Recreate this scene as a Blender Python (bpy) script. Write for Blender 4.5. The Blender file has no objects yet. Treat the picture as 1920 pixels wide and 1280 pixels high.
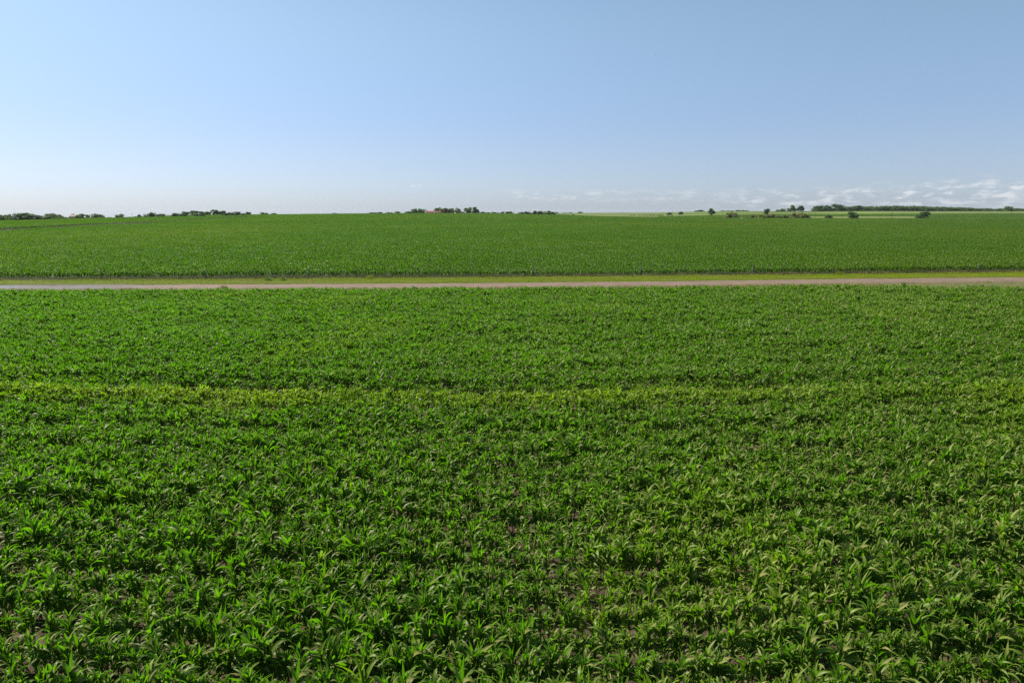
import bpy, math, random
import numpy as np
from mathutils import Vector
rng = np.random.default_rng(11)
random.seed(5)
PI = math.pi
scn = bpy.context.scene
COL = scn.collection

# ------------------------------------------------------------------ camera
H = 7.0
PITCH = math.atan(242 / 1280)
cp, sp = math.cos(PITCH), math.sin(PITCH)
cam_d = bpy.data.cameras.new('camera'); cam_d.lens = 24; cam_d.sensor_width = 36
cam_d.clip_start = 0.1; cam_d.clip_end = 40000
cam = bpy.data.objects.new('camera', cam_d); COL.objects.link(cam)
cam.location = (0, 0, H); cam.rotation_euler = (PI / 2 - PITCH, 0, 0)
scn.camera = cam

def drop(v, Y):                       # metres below the eye at forward distance Y
    t = (640 - v) / 1280
    return Y * (sp - t * cp) / (cp + t * sp)
def Zat(v, Y): return H - drop(v, Y)
def Xat(u, Y, z): return (u - 960) / 1280 * (Y * cp + (H - z) * sp)
def Yground(v, z=0.0):                # distance at which height z shows at row v
    t = (640 - v) / 1280
    return (H - z) * (cp + t * sp) / (sp - t * cp)

# ------------------------------------------------------------------ terrain
US = np.array([-200, 0, 200, 340, 480, 700, 860, 1040, 1200, 1360, 1600, 1920, 2300.])
YS = np.array([80, 250, 500, 800, 950, 1200, 1500, 2000, 3000, 12000.])
TB = np.array([
 [0]*13,
 [0, 0, 0, .05, .1, .2, .3, .3, .2, .1, 0, 0, 0],
 [-.7, -.7, .1, .7, 1.0, 1.2, 1.2, .6, .2, 0, 0, 0, 0],
 [-2.9, -2.9, -.1, 1.3, 2.4, 2.8, 2.8, 1.8, .9, -.3, -.7, -.6, -.6],
 [-3.4, -3.4, -1.0, .6, 1.9, 3.4, 3.6, 2.1, 1.7, .9, .5, .6, .6],
 [-4.6, -4.4, -1.8, 3.0, 3.0, 4.4, 4.9, 2.9, 3.0, 3.0, 2.7, 2.7, 2.7],
 [-5, -5.5, -4, 1.5, 1.5, 3.5, 4.2, 4.8, 5.6, 8.5, 10.5, 10.4, 10.4],
 [-9.5, -9.5, -8, -3, -2, 0, 1, 5, 6.5, 10.5, 10, 10, 10],
 [-18, -18, -18, -14, -12, -10, -8, -3, 0, 4, 6, 6, 6],
 [-95]*13], float)
def _tab(u, Y):
    u = np.clip(u, US[0], US[-1]); Y = np.clip(Y, YS[0], YS[-1])
    i = np.clip(np.searchsorted(US, u) - 1, 0, len(US) - 2)
    j = np.clip(np.searchsorted(YS, Y) - 1, 0, len(YS) - 2)
    a = (u - US[i]) / (US[i+1] - US[i]); b = (Y - YS[j]) / (YS[j+1] - YS[j])
    a = a * a * (3 - 2 * a)
    return (TB[j, i] * (1-a) + TB[j, i+1] * a) * (1-b) + (TB[j+1, i] * (1-a) + TB[j+1, i+1] * a) * b
def u_of(X, Y): return 960 + 1280 * X / np.maximum(Y, 5) / cp
def ss(x, a, b):
    t = np.clip((x - a) / (b - a), 0, 1); return t * t * (3 - 2 * t)
# terrace line across the left of the far field: (u, Y)
TU = np.array([-300, 0, 55, 200, 290, 400, 480, 600.]); TY = np.array([215, 243, 268, 352, 412, 560, 700, 800.])
# low terrace in the near field
NU = np.array([-400, 0, 300, 600, 900, 1150, 1300, 1600, 1920, 2400.])
NV = np.array([716, 719, 723, 731, 737, 736, 728, 722, 722, 722.])
NV = NV + 13; NY = np.array([Yground(v, .6) for v in NV]); NX = np.array([Xat(u, y, .6) for u, y in zip(NU, NY)])
def near_line(X): return np.interp(X, NX, NY)
# edges along the road, as rows of the photo
RU = np.array([-400, 0, 320, 640, 960, 1280, 1600, 1920, 2300.])
def edge(vs, z=0.0):
    ys = np.array([Yground(v, z) for v in vs]); xs = np.array([Xat(u, y, z) for u, y in zip(RU, ys)])
    return lambda X: np.interp(X, xs, ys)
crop_end = edge([545.5, 544.5, 543.5, 541.5, 540, 537.5, 535.5, 535.5, 535], .6)
road_near = edge([544, 543.6, 542.6, 541, 539, 536, 531.2, 527.6, 525])
road_far = edge([534.3, 534, 533.3, 532, 530, 526.7, 522.6, 519.6, 517])
verge_far = edge([527, 526.3, 525, 522.3, 520, 517.5, 514.3, 510.6, 507])
def zt(X, Y):
    X = np.asarray(X, float); Y = np.asarray(Y, float)
    u = u_of(X, Y)
    z = sum(_tab(u, Y * k) for k in (.92, 1., 1.08)) / 3
    t = Y - np.interp(u, TU, TY)
    z = z + .85 * ss(t, 0, 7) * (1 - ss(t, 60, 160)) * (1 - ss(u, 420, 520)) * (Y > 100)
    d = Y - near_line(X)
    m = ss(X, -34, -8) * (1 - ss(X, 9, 16)) * (Y < 60)
    z = z + .22 * np.exp(-((d + .1) / 1.0) ** 2) * (Y < 60) - .30 * np.exp(-((d - 1.7) / .85) ** 2) * m
    z = z + (Y < 66) * (Y > -70) * .05 * np.sin(X * .21 + 1) * np.sin(Y * .33)  * (1 - ss(Y, 50, 60))
    return z

# smooth random fields
def field(seed, lam, n=14):
    r = np.random.default_rng(seed); a = r.uniform(0, 2*PI, n); ph = r.uniform(0, 2*PI, n); k = 2*PI/(lam*r.uniform(.6, 1.8, n))
    return lambda X, Y: sum(np.sin((X*math.cos(a[i]) + Y*math.sin(a[i]))*k[i] + ph[i]) for i in range(n)) / math.sqrt(n/2)

# ------------------------------------------------------------------ helpers
def mesh_from(name, V, F, uv=None, smooth=True):
    V = np.asarray(V, np.float32); me = bpy.data.meshes.new(name)
    F4 = np.asarray(F, np.int32)
    me.vertices.add(len(V)); me.vertices.foreach_set('co', V.ravel())
    k = F4.shape[1]
    me.loops.add(F4.size); me.loops.foreach_set('vertex_index', F4.ravel())
    me.polygons.add(len(F4)); me.polygons.foreach_set('loop_start', np.arange(0, F4.size, k, dtype=np.int32))
    me.polygons.foreach_set('loop_total', np.full(len(F4), k, np.int32))
    me.polygons.foreach_set('use_smooth', np.full(len(F4), smooth))
    if uv is not None:
        at = me.attributes.new('across', 'FLOAT', 'POINT'); at.data.foreach_set('value', np.asarray(uv, np.float32))
    me.update(); me.validate()
    return me
class MB:
    """collects polygons of any size into one mesh"""
    def __init__(s): s.v = []; s.f = []
    def add(s, V, F):
        n = len(s.v); s.v += [tuple(p) for p in V]; s.f += [tuple(i + n for i in f) for f in F]
    def box(s, x0, x1, y0, y1, z0, z1):
        s.add([(x0,y0,z0),(x1,y0,z0),(x1,y1,z0),(x0,y1,z0),(x0,y0,z1),(x1,y0,z1),(x1,y1,z1),(x0,y1,z1)],
              [(0,3,2,1),(4,5,6,7),(0,1,5,4),(1,2,6,5),(2,3,7,6),(3,0,4,7)])
    def tube(s, pts, rad, n=7):
        P = [Vector(p) for p in pts]; V = []; F = []
        for i, p in enumerate(P):
            d = (P[min(i+1, len(P)-1)] - P[max(i-1, 0)]).normalized()
            a = d.orthogonal().normalized(); b = d.cross(a)
            for k in range(n):
                t = 2*PI*k/n; V.append(p + (a*math.cos(t) + b*math.sin(t))*rad[i])
        for i in range(len(P)-1):
            for k in range(n):
                F.append((i*n+k, i*n+(k+1) % n, (i+1)*n+(k+1) % n, (i+1)*n+k))
        F.append(tuple(range(n-1, -1, -1))); F.append(tuple((len(P)-1)*n+k for k in range(n)))
        s.add(V, F)
    def mesh(s, name, mat=None):
        me = bpy.data.meshes.new(name); me.from_pydata(s.v, [], s.f); me.update()
        if mat: me.materials.append(mat)
        return me
def obj(name, me, parent=None, mat=None):
    o = bpy.data.objects.new(name, me); COL.objects.link(o)
    if parent: o.parent = parent
    if mat and not me.materials: me.materials.append(mat)
    return o
def tag(o, label=None, cat=None, group=None, kind=None):
    for k, v in (('label', label), ('category', cat), ('group', group), ('kind', kind)):
        if v: o[k] = v
    return o
def empty(name, loc, rz=0, scale=(1, 1, 1)):
    o = bpy.data.objects.new(name, None); COL.objects.link(o); o.location = loc; o.rotation_euler = (0, 0, rz); o.scale = scale
    o.empty_display_size = .2
    return o

# ------------------------------------------------------------------ materials
def mat_new(name):
    m = bpy.data.materials.new(name); m.use_nodes = True; nt = m.node_tree; nt.nodes.clear()
    return m, nt, nt.nodes, nt.links
def node(nt, t, **kw):
    n = nt.nodes.new(t)
    for k, v in kw.items(): setattr(n, k, v)
    return n
def rgba(c): return (c[0], c[1], c[2], 1)
def mixc(nt, fac, a, b, mode='MIX'):
    n = node(nt, 'ShaderNodeMix', data_type='RGBA', blend_type=mode)
    for s, v in ((n.inputs[0], fac), (n.inputs[6], a), (n.inputs[7], b)):
        if hasattr(v, 'is_output'): nt.links.new(v, s)
        elif isinstance(v, (int, float)): s.default_value = v
        else: s.default_value = rgba(v)
    return n.outputs[2]
def mth(nt, op, a, b=None, c=None, clamp=False):
    n = node(nt, 'ShaderNodeMath', operation=op, use_clamp=clamp)
    for s, v in zip(n.inputs, (a, b, c)):
        if v is None: continue
        if hasattr(v, 'is_output'): nt.links.new(v, s)
        else: s.default_value = v
    return n.outputs[0]
def maprange(nt, v, a, b, c=0., d=1.):
    n = node(nt, 'ShaderNodeMapRange', interpolation_type='SMOOTHSTEP'); nt.links.new(v, n.inputs[0])
    for i, x in enumerate((a, b, c, d)): n.inputs[i+1].default_value = x
    return n.outputs[0]
def noise(nt, vec, scale, detail=3, rough=.5, out='Fac'):
    n = node(nt, 'ShaderNodeTexNoise'); nt.links.new(vec, n.inputs['Vector'])
    n.inputs['Scale'].default_value = scale; n.inputs['Detail'].default_value = detail; n.inputs['Roughness'].default_value = rough
    return n.outputs[out]

def leaf_material(name, dark, light, yellow, trans, rough=.42, tr=.4, patch=.03, spec=.5):
    """thin leaf: glossy top, light passing through"""
    m, nt, N, L = mat_new(name)
    geo = node(nt, 'ShaderNodeNewGeometry'); oi = node(nt, 'ShaderNodeObjectInfo')
    isl = geo.outputs['Random Per Island']
    big = noise(nt, geo.outputs['Position'], patch, 3, .6)
    f = mth(nt, 'ADD', mth(nt, 'MULTIPLY', isl, .55), mth(nt, 'MULTIPLY', oi.outputs['Random'], .25))
    f = mth(nt, 'ADD', f, mth(nt, 'MULTIPLY', maprange(nt, big, .35, .65), .35), clamp=True)
    c = mixc(nt, f, dark, light)
    at = node(nt, 'ShaderNodeAttribute', attribute_type='INSTANCER', attribute_name='tint')
    yl = mth(nt, 'MULTIPLY', at.outputs['Fac'], mth(nt, 'ADD', .55, mth(nt, 'MULTIPLY', isl, .6)), clamp=True)
    c = mixc(nt, yl, c, yellow)
    c = mixc(nt, maprange(nt, isl, .975, .985, 0, .7), c, (.22, .20, .06))
    ac = node(nt, 'ShaderNodeAttribute', attribute_type='GEOMETRY', attribute_name='across')
    rib = maprange(nt, ac.outputs['Fac'], .75, 1., 0., .35)
    c = mixc(nt, rib, c, tuple(min(1, x*2.2+.02) for x in light))
    pb = node(nt, 'ShaderNodeBsdfPrincipled'); L.new(c, pb.inputs['Base Color'])
    L.new(mth(nt, 'ADD', rough - .08, mth(nt, 'MULTIPLY', isl, .2)), pb.inputs['Roughness'])
    pb.inputs['Specular IOR Level'].default_value = spec
    tb = node(nt, 'ShaderNodeBsdfTranslucent')
    L.new(mixc(nt, yl, mixc(nt, isl, trans, tuple(x*.75 for x in trans)), tuple(min(1, x*1.6) for x in yellow)), tb.inputs['Color'])
    ms = node(nt, 'ShaderNodeMixShader'); ms.inputs[0].default_value = tr
    L.new(pb.outputs[0], ms.inputs[1]); L.new(tb.outputs[0], ms.inputs[2])
    o = node(nt, 'ShaderNodeOutputMaterial'); L.new(ms.outputs[0], o.inputs['Surface'])
    return m
def plain(name, c, c2=None, scale=3., rough=.8, bump=0., bscale=20., spec=.3):
    m, nt, N, L = mat_new(name)
    geo = node(nt, 'ShaderNodeNewGeometry'); nz = noise(nt, geo.outputs['Position'], scale, 5, .6)
    pb = node(nt, 'ShaderNodeBsdfPrincipled'); L.new(mixc(nt, maprange(nt, nz, .3, .7), c, c2 or tuple(x*.75 for x in c)), pb.inputs['Base Color'])
    pb.inputs['Roughness'].default_value = rough; pb.inputs['Specular IOR Level'].default_value = spec
    if bump:
        b = node(nt, 'ShaderNodeBump'); b.inputs['Strength'].default_value = bump; b.inputs['Distance'].default_value = .05
        L.new(noise(nt, geo.outputs['Position'], bscale, 6, .7), b.inputs['Height']); L.new(b.outputs[0], pb.inputs['Normal'])
    o = node(nt, 'ShaderNodeOutputMaterial'); L.new(pb.outputs[0], o.inputs['Surface'])
    return m

M = {}
M['corn'] = leaf_material('corn_leaf', (.038, .096, .003), (.185, .225, .042), (.21, .30, .010), (.130, .37, .002), rough=.48, tr=.45, patch=.05, spec=.27)
M['corn_far'] = leaf_material('corn_leaf_far', (.043, .098, .006), (.088, .144, .013), (.16, .20, .012), (.095, .255, .002), rough=.55, tr=.42, patch=.012, spec=.25)
M['stalk'] = plain('corn_stalk', (.08, .14, .03), (.05, .09, .02), 8, .6)
M['f_dark'] = leaf_material('dark_foliage', (.038, .084, .020), (.076, .136, .034), (.1, .1, .02), (.07, .17, .018), rough=.55, tr=.32, patch=.4, spec=.3)
M['f_mid'] = leaf_material('green_foliage', (.060, .122, .024), (.115, .190, .044), (.1, .1, .02), (.10, .23, .02), rough=.55, tr=.28, patch=.4, spec=.3)
M['f_light'] = leaf_material('light_green_foliage', (.065, .115, .028), (.12, .18, .05), (.1, .1, .02), (.12, .22, .03), rough=.6, tr=.28, patch=.4, spec=.3)
M['f_olive'] = leaf_material('olive_foliage', (.11, .15, .030), (.19, .21, .045), (.1, .1, .02), (.13, .15, .03), rough=.6, tr=.28, patch=.4, spec=.3)
M['f_rust'] = leaf_material('rusty_foliage', (.135, .140, .035), (.21, .19, .055), (.1, .1, .02), (.13, .09, .03), rough=.6, tr=.25, patch=.4, spec=.3)
M['verge'] = leaf_material('verge_grass_blade', (.135, .18, .008), (.21, .245, .018), (.20, .18, .06), (.20, .31, .006), rough=.6, tr=.4, patch=.25, spec=.2)
M['dry'] = leaf_material('dry_grass_blade', (.19, .165, .07), (.28, .235, .12), (.3, .3, .2), (.22, .20, .08), rough=.7, tr=.3, patch=.4, spec=.2)
M['bark'] = plain('bark', (.10, .08, .06), (.05, .04, .03), 6, .9, .5)
M['wood'] = plain('weathered_wood', (.19, .17, .15), (.12, .11, .095), 9, .9, .4)
M['pole'] = plain('pole_wood', (.07, .055, .045), (.05, .04, .035), 9, .9)
M['steel'] = plain('post_steel', (.22, .23, .23), (.14, .13, .12), 9, .6)
M['roof_red'] = plain('red_roof_tiles', (.26, .060, .040), (.18, .045, .032), 2, .8)
M['roof_brown'] = plain('brown_roof', (.15, .065, .045), (.10, .05, .038), 2, .85)
M['roof_pink'] = plain('faded_pink_roof', (.26, .18, .16), (.20, .14, .125), 2, .8)
M['white'] = plain('white_paint', (.60, .58, .52), (.52, .51, .46), 2, .6)
M['cream'] = plain('cream_render', (.42, .36, .29), (.34, .29, .23), 2, .7)
M['glass'] = plain('dark_window', (.03, .035, .04), (.02, .02, .03), 2, .15, spec=.6)
M['bird'] = plain('bird_feathers', (.02, .02, .02), (.03, .03, .03), 20, .7)

# ------------------------------------------------------------------ world: sky, clouds
SUN_AZ, SUN_EL = math.radians(-62), math.radians(47)     # azimuth from +Y, positive to +X
w = bpy.data.worlds.new('World'); scn.world = w; w.use_nodes = True
nt = w.node_tree; nt.nodes.clear(); L = nt.links
sky = node(nt, 'ShaderNodeTexSky', sky_type='NISHITA'); sky.sun_disc = False
sky.sun_elevation = SUN_EL; sky.sun_rotation = SUN_AZ; sky.altitude = 300; sky.air_density = 1.0; sky.dust_density = .6; sky.ozone_density = 1.5
tc = node(nt, 'ShaderNodeTexCoord'); sx = node(nt, 'ShaderNodeSeparateXYZ'); L.new(tc.outputs['Generated'], sx.inputs[0])
az = mth(nt, 'MULTIPLY', mth(nt, 'ARCTAN2', sx.outputs[0], sx.outputs[1]), 180/PI)
el = mth(nt, 'MULTIPLY', mth(nt, 'ARCSINE', sx.outputs[2]), 180/PI)
def cloudvec(kx, ky, sh, off):
    cx = node(nt, 'ShaderNodeCombineXYZ')
    L.new(mth(nt, 'ADD', mth(nt, 'MULTIPLY', az, kx), off), cx.inputs[0])
    L.new(mth(nt, 'ADD', mth(nt, 'MULTIPLY', el, ky), mth(nt, 'MULTIPLY', az, sh)), cx.inputs[1]); return cx.outputs[0]
n1 = noise(nt, cloudvec(.80, 2.6, -.10, 3.1), 1.0, 7, .56)
n2 = noise(nt, cloudvec(.10, .9, 0, 8.7), 1.0, 4, .5)
# the bank of low cloud on the right rises towards the right
topel = mth(nt, 'ADD', 1.12, mth(nt, 'MULTIPLY', mth(nt, 'SUBTRACT', az, 18), .052))
band = mth(nt, 'MULTIPLY', maprange(nt, mth(nt, 'SUBTRACT', el, topel), -.35, .75, 1, 0), maprange(nt, el, .15, .9, .25, 1))
reg = maprange(nt, az, 6, 26, 0, 1)
reg2 = mth(nt, 'MULTIPLY', maprange(nt, az, -3, 1, 0, .5), maprange(nt, mth(nt, 'ABSOLUTE', mth(nt, 'SUBTRACT', el, 1.35)), .1, .7, 1, 0))
regs = mth(nt, 'MAXIMUM', mth(nt, 'MULTIPLY', reg, band), reg2)
dens = mth(nt, 'ADD', mth(nt, 'MULTIPLY', n1, .75), mth(nt, 'MULTIPLY', n2, .25))
cl = mth(nt, 'MULTIPLY', maprange(nt, dens, .44, .60), regs)
# one small puff left of centre
gx = mth(nt, 'DIVIDE', mth(nt, 'ADD', az, 7.85), .42); gy = mth(nt, 'DIVIDE', mth(nt, 'SUBTRACT', el, 2.07), .20)
gr = mth(nt, 'SQRT', mth(nt, 'ADD', mth(nt, 'MULTIPLY', gx, gx), mth(nt, 'MULTIPLY', gy, gy)))
puffn = noise(nt, cloudvec(2.6, 4.2, 0, 1.3), 1.0, 5, .6)
puff = maprange(nt, mth(nt, 'ADD', gr, mth(nt, 'MULTIPLY', mth(nt, 'SUBTRACT', puffn, .5), 3.0)), .45, 1.6, .9, 0)
cl = mth(nt, 'MAXIMUM', cl, puff)
shade = mixc(nt, maprange(nt, n1, .50, .66), (4.7, 5.1, 5.7), (6.9, 6.9, 7.0))
air = mixc(nt, 1.0, sky.outputs[0], mixc(nt, maprange(nt, el, 3, 16), mixc(nt, maprange(nt, el, -2, 5.5), (.55, .69, 1.10), (.70, .725, .915)), (1.02, 1.03, .98)), 'MULTIPLY')
mixed = mixc(nt, mth(nt, 'MULTIPLY', cl, .52), air, shade)
bg = node(nt, 'ShaderNodeBackground'); L.new(mixed, bg.inputs[0]); bg.inputs[1].default_value = .065
wo = node(nt, 'ShaderNodeOutputWorld'); L.new(bg.outputs[0], wo.inputs[0])

sd = bpy.data.lights.new('sun', 'SUN'); sd.energy = 5.0; sd.angle = math.radians(.53); sd.color = (1, .94, .83)
so = bpy.data.objects.new('sun', sd); COL.objects.link(so)
sdir = Vector((math.sin(SUN_AZ)*math.cos(SUN_EL), math.cos(SUN_AZ)*math.cos(SUN_EL), math.sin(SUN_EL)))
so.rotation_euler = sdir.to_track_quat('Z', 'Y').to_euler(); so.location = (0, 0, 60)
scn.view_settings.view_transform = 'Standard'; scn.view_settings.look = 'None'
scn.view_settings.exposure = 1.07; scn.view_settings.gamma = 1; scn.view_settings.use_curve_mapping = False
scn.cycles.max_bounces = 7; scn.cycles.diffuse_bounces = 3; scn.cycles.glossy_bounces = 2; scn.cycles.transmission_bounces = 4
scn.cycles.use_denoising = False

# ------------------------------------------------------------------ ground
Yb_u = np.array([-300, 0, 150, 250, 310, 335, 480, 600, 860, 960, 1040, 1062, 1100, 1200, 1360, 1500, 1740, 1920, 2400.])
Yb_y = np.array([780, 780, 790, 825, 860, 1150, 1160, 1210, 1250, 1200, 1110, 1040, 870, 800, 792, 790, 800, 850, 850.])
S2_u = np.array([1235, 1300, 1400, 1500, 1700, 1920, 2400.]); S2_y = np.array([860, 1000, 1130, 1190, 1225, 1250, 1250.])
def ground():
    ys = np.concatenate([np.arange(-80, 82, 1.0), 82 * 1.012 ** np.arange(1, 420)])
    ys = ys[ys < 12500]; s = np.linspace(-1.5, 1.5, 260)
    Yg, Sg = np.meshgrid(ys, s, indexing='ij'); Xg = Sg * (np.maximum(Yg, 0) + 75)
    Zg = zt(Xg, Yg)
    # shallow bed under the road and a low bank beyond it
    rn, rf, vf = road_near(Xg), road_far(Xg), verge_far(Xg)
    Zg = np.where((Yg > rn - .5) & (Yg < rf + .5), -.04, Zg)
    n0, n1_ = len(ys), len(s)
    idx = np.arange(n0*n1_).reshape(n0, n1_)
    F = np.stack([idx[:-1, :-1], idx[:-1, 1:], idx[1:, 1:], idx[1:, :-1]], -1).reshape(-1, 4)
    me = mesh_from('ground', np.stack([Xg, Yg, Zg], -1).reshape(-1, 3), F)
    u = u_of(Xg, Yg)
    soil = np.array([.062, .040, .029]); grassy = np.array([.080, .105, .020]); past = np.array([.072, .108, .022]); pale = np.array([.105, .125, .035])
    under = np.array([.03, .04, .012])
    C = np.empty(Xg.shape + (3,)); C[:] = soil
    fv = field(3, 9)(Xg, Yg)[..., None]
    vg = ((Yg > rn - 6) & (Yg < vf + .6))
    C[vg] = (grassy*.6 + soil*.5)
    C[vg & (Yg > rf)] = grassy
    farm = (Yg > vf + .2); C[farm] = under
    yb = np.interp(u, Yb_u, Yb_y); out = farm & (Yg > yb)
    pz = (past[None, None] * (1 + .18*field(8, 160)(Xg*.6, Yg)[..., None]))
    pz = pz + (pale - past) * np.clip(field(21, 260)(Xg*.5, Yg)[..., None]*.5, 0, .7)
    C[out] = pz[out]
    strip = out & (Yg < yb + 210) & (u > 1480) & (u < 1745); C[strip] = pale
    strip = out & (Yg < yb + 200) & (u > 1130) & (u < 1260); C[strip] = pale * .9
    left = out & (u < 480); C[left] = (past * .75)
    C = np.clip(C, .01, 1)
    ca = me.attributes.new('land', 'FLOAT_COLOR', 'POINT')
    ca.data.foreach_set('color', np.concatenate([C, np.ones(Xg.shape + (1,))], -1).astype(np.float32).ravel())
    m, nt, N, L = mat_new('field_earth')
    a = node(nt, 'ShaderNodeAttribute', attribute_name='land'); geo = node(nt, 'ShaderNodeNewGeometry')
    nz = noise(nt, geo.outputs['Position'], 1.6, 8, .65)
    c = mixc(nt, 1.0, a.outputs['Color'], mixc(nt, maprange(nt, nz, .3, .7), (.62, .62, .62), (1.35, 1.33, 1.3)), 'MULTIPLY')
    pb = node(nt, 'ShaderNodeBsdfPrincipled'); L.new(c, pb.inputs['Base Color']); pb.inputs['Roughness'].default_value = .95
    pb.inputs['Specular IOR Level'].default_value = .15
    b = node(nt, 'ShaderNodeBump'); b.inputs['Strength'].default_value = .9; b.inputs['Distance'].default_value = .06
    L.new(noise(nt, geo.outputs['Position'], 9, 8, .7), b.inputs['Height']); L.new(b.outputs[0], pb.inputs['Normal'])
    o = node(nt, 'ShaderNodeOutputMaterial'); L.new(pb.outputs[0], o.inputs['Surface'])
    g = obj('ground', me, mat=m); tag(g, kind='structure'); return g
ground()

def road():
    xs = np.arange(-150, 175, 1.0); k = np.linspace(0, 1, 9)
    a, b = road_near(xs), road_far(xs)
    wob = field(31, 7); a = a + .10*wob(xs, xs*0); b = b + .10*wob(xs, xs*0 + 50)
    X = np.repeat(xs[:, None], 9, 1); Y = a[:, None]*(1-k) + b[:, None]*k
    Z = .02 + .07*np.sin(k*PI)[None]*np.ones_like(X); Z[:, 0] = -.03; Z[:, -1] = -.03
    idx = np.arange(X.size).reshape(X.shape)
    F = np.stack([idx[:-1, :-1], idx[1:, :-1], idx[1:, 1:], idx[:-1, 1:]], -1).reshape(-1, 4)
    me = mesh_from('road', np.stack([X, Y, Z], -1).reshape(-1, 3), F)
    at = me.attributes.new('lane', 'FLOAT', 'POINT'); at.data.foreach_set('value', np.repeat(k[None], len(xs), 0).astype(np.float32).ravel())
    m, nt, N, L = mat_new('road_surface')
    geo = node(nt, 'ShaderNodeNewGeometry'); px = node(nt, 'ShaderNodeSeparateXYZ'); L.new(geo.outputs['Position'], px.inputs[0])
    la = node(nt, 'ShaderNodeAttribute', attribute_name='lane')
    f1 = noise(nt, geo.outputs['Position'], .5, 6, .6); f2 = noise(nt, geo.outputs['Position'], 14, 4, .7)
    c = mixc(nt, maprange(nt, f1, .3, .7), (.108, .076, .052), (.150, .106, .075))
    grey = mixc(nt, maprange(nt, f1, .35, .65), (.068, .064, .064), (.090, .085, .084))
    c = mixc(nt, maprange(nt, px.outputs[0], -40, -31, 1, 0), c, grey)
    # paler wheel tracks and a slightly darker crown
    wt = mth(nt, 'ABSOLUTE', mth(nt, 'SUBTRACT', mth(nt, 'ABSOLUTE', mth(nt, 'SUBTRACT', la.outputs['Fac'], .5)), .22))
    c = mixc(nt, maprange(nt, wt, .02, .12, .3, 0), c, (.17, .124, .090))
    c = mixc(nt, maprange(nt, f2, .35, .7, 0, .35), c, (.09, .072, .06))
    # shallow puddles on the grey stretch
    cx = node(nt, 'ShaderNodeCombineXYZ'); L.new(mth(nt, 'MULTIPLY', px.outputs[0], .22), cx.inputs[0]); L.new(mth(nt, 'MULTIPLY', px.outputs[1], .6), cx.inputs[1])
    pn = noise(nt, cx.outputs[0], 1.0, 3, .4)
    wet = mth(nt, 'MULTIPLY', maprange(nt, pn, .60, .63), maprange(nt, px.outputs[0], -41, -34, 1, 0))
    wet = mth(nt, 'MULTIPLY', wet, maprange(nt, mth(nt, 'ABSOLUTE', mth(nt, 'SUBTRACT', la.outputs['Fac'], .42)), .06, .16, 1, 0))
    pb = node(nt, 'ShaderNodeBsdfPrincipled'); L.new(c, pb.inputs['Base Color'])
    L.new(mth(nt, 'SUBTRACT', .85, mth(nt, 'MULTIPLY', wet, .78)), pb.inputs['Roughness'])
    pb.inputs['Specular IOR Level'].default_value = .2
    b = node(nt, 'ShaderNodeBump'); b.inputs['Distance'].default_value = .02
    L.new(mth(nt, 'SUBTRACT', .6, mth(nt, 'MULTIPLY', wet, .6)), b.inputs['Strength'])
    L.new(f2, b.inputs['Height']); L.new(b.outputs[0], pb.inputs['Normal'])
    o = node(nt, 'ShaderNodeOutputMaterial'); L.new(pb.outputs[0], o.inputs['Surface'])
    r = obj('road', me, mat=m); tag(r, kind='structure')
road()

# ------------------------------------------------------------------ leaves
def leaf(base, azi, length, width, tilt, bend, twist, segs, across, r, wind=(0, 0), ex=1.6):
    """strap leaf as a strip; returns verts, quads, across values"""
    t = np.linspace(0, 1, segs + 1); phi = tilt + bend * t ** ex
    step = length / segs
    d = np.stack([np.sin(phi)*math.cos(azi), np.sin(phi)*math.sin(azi), np.cos(phi)], -1)
    P = np.array(base) + np.concatenate([np.zeros((1, 3)), np.cumsum((d[:-1] + d[1:])/2*step, 0)])
    P[:, 0] += wind[0]*t**2; P[:, 1] += wind[1]*t**2
    side = np.array([-math.sin(azi), math.cos(azi), 0.]); side = np.repeat(side[None], segs+1, 0)
    nrm = np.cross(d, side)
    tw = twist * t; S = side*np.cos(tw)[:, None] + nrm*np.sin(tw)[:, None]; Nn = np.cross(d, S)
    wd = width*.5*np.clip(np.minimum(.5 + t*1.6, 1.0), 0, 1)*np.clip((1.0 - t)**.62*1.18, 0.03, 1)
    if across == 3:
        wv = .18*wd*np.sin(t*r.uniform(10, 18) + r.uniform(0, 6)); lift = .32*wd
        A = P - S*wd[:, None] - Nn*(-(lift + wv))[:, None]*-1*-1; B = P + S*wd[:, None] + Nn*(lift - wv)[:, None]
        V = np.stack([A, P, B], 1).reshape(-1, 3); i = np.arange(segs)*3
        F = np.concatenate([np.stack([i, i+1, i+4, i+3], -1), np.stack([i+1, i+2, i+5, i+4], -1)])
        ac = np.tile([0., 1., 0.], segs+1)
    else:
        V = np.stack([P - S*wd[:, None], P + S*wd[:, None]], 1).reshape(-1, 3); i = np.arange(segs)*2
        F = np.stack([i, i+1, i+3, i+2], -1); ac = np.zeros(2*(segs+1))
    return V, F, ac
class LB:
    def __init__(s): s.V = []; s.F = []; s.A = []; s.n = 0
    def add(s, V, F, A): s.V.append(V); s.F.append(F + s.n); s.A.append(A); s.n += len(V)
    def mesh(s, name, mat):
        me = mesh_from(name, np.concatenate(s.V), np.concatenate(s.F), np.concatenate(s.A)); me.materials.append(mat); return me
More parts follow.
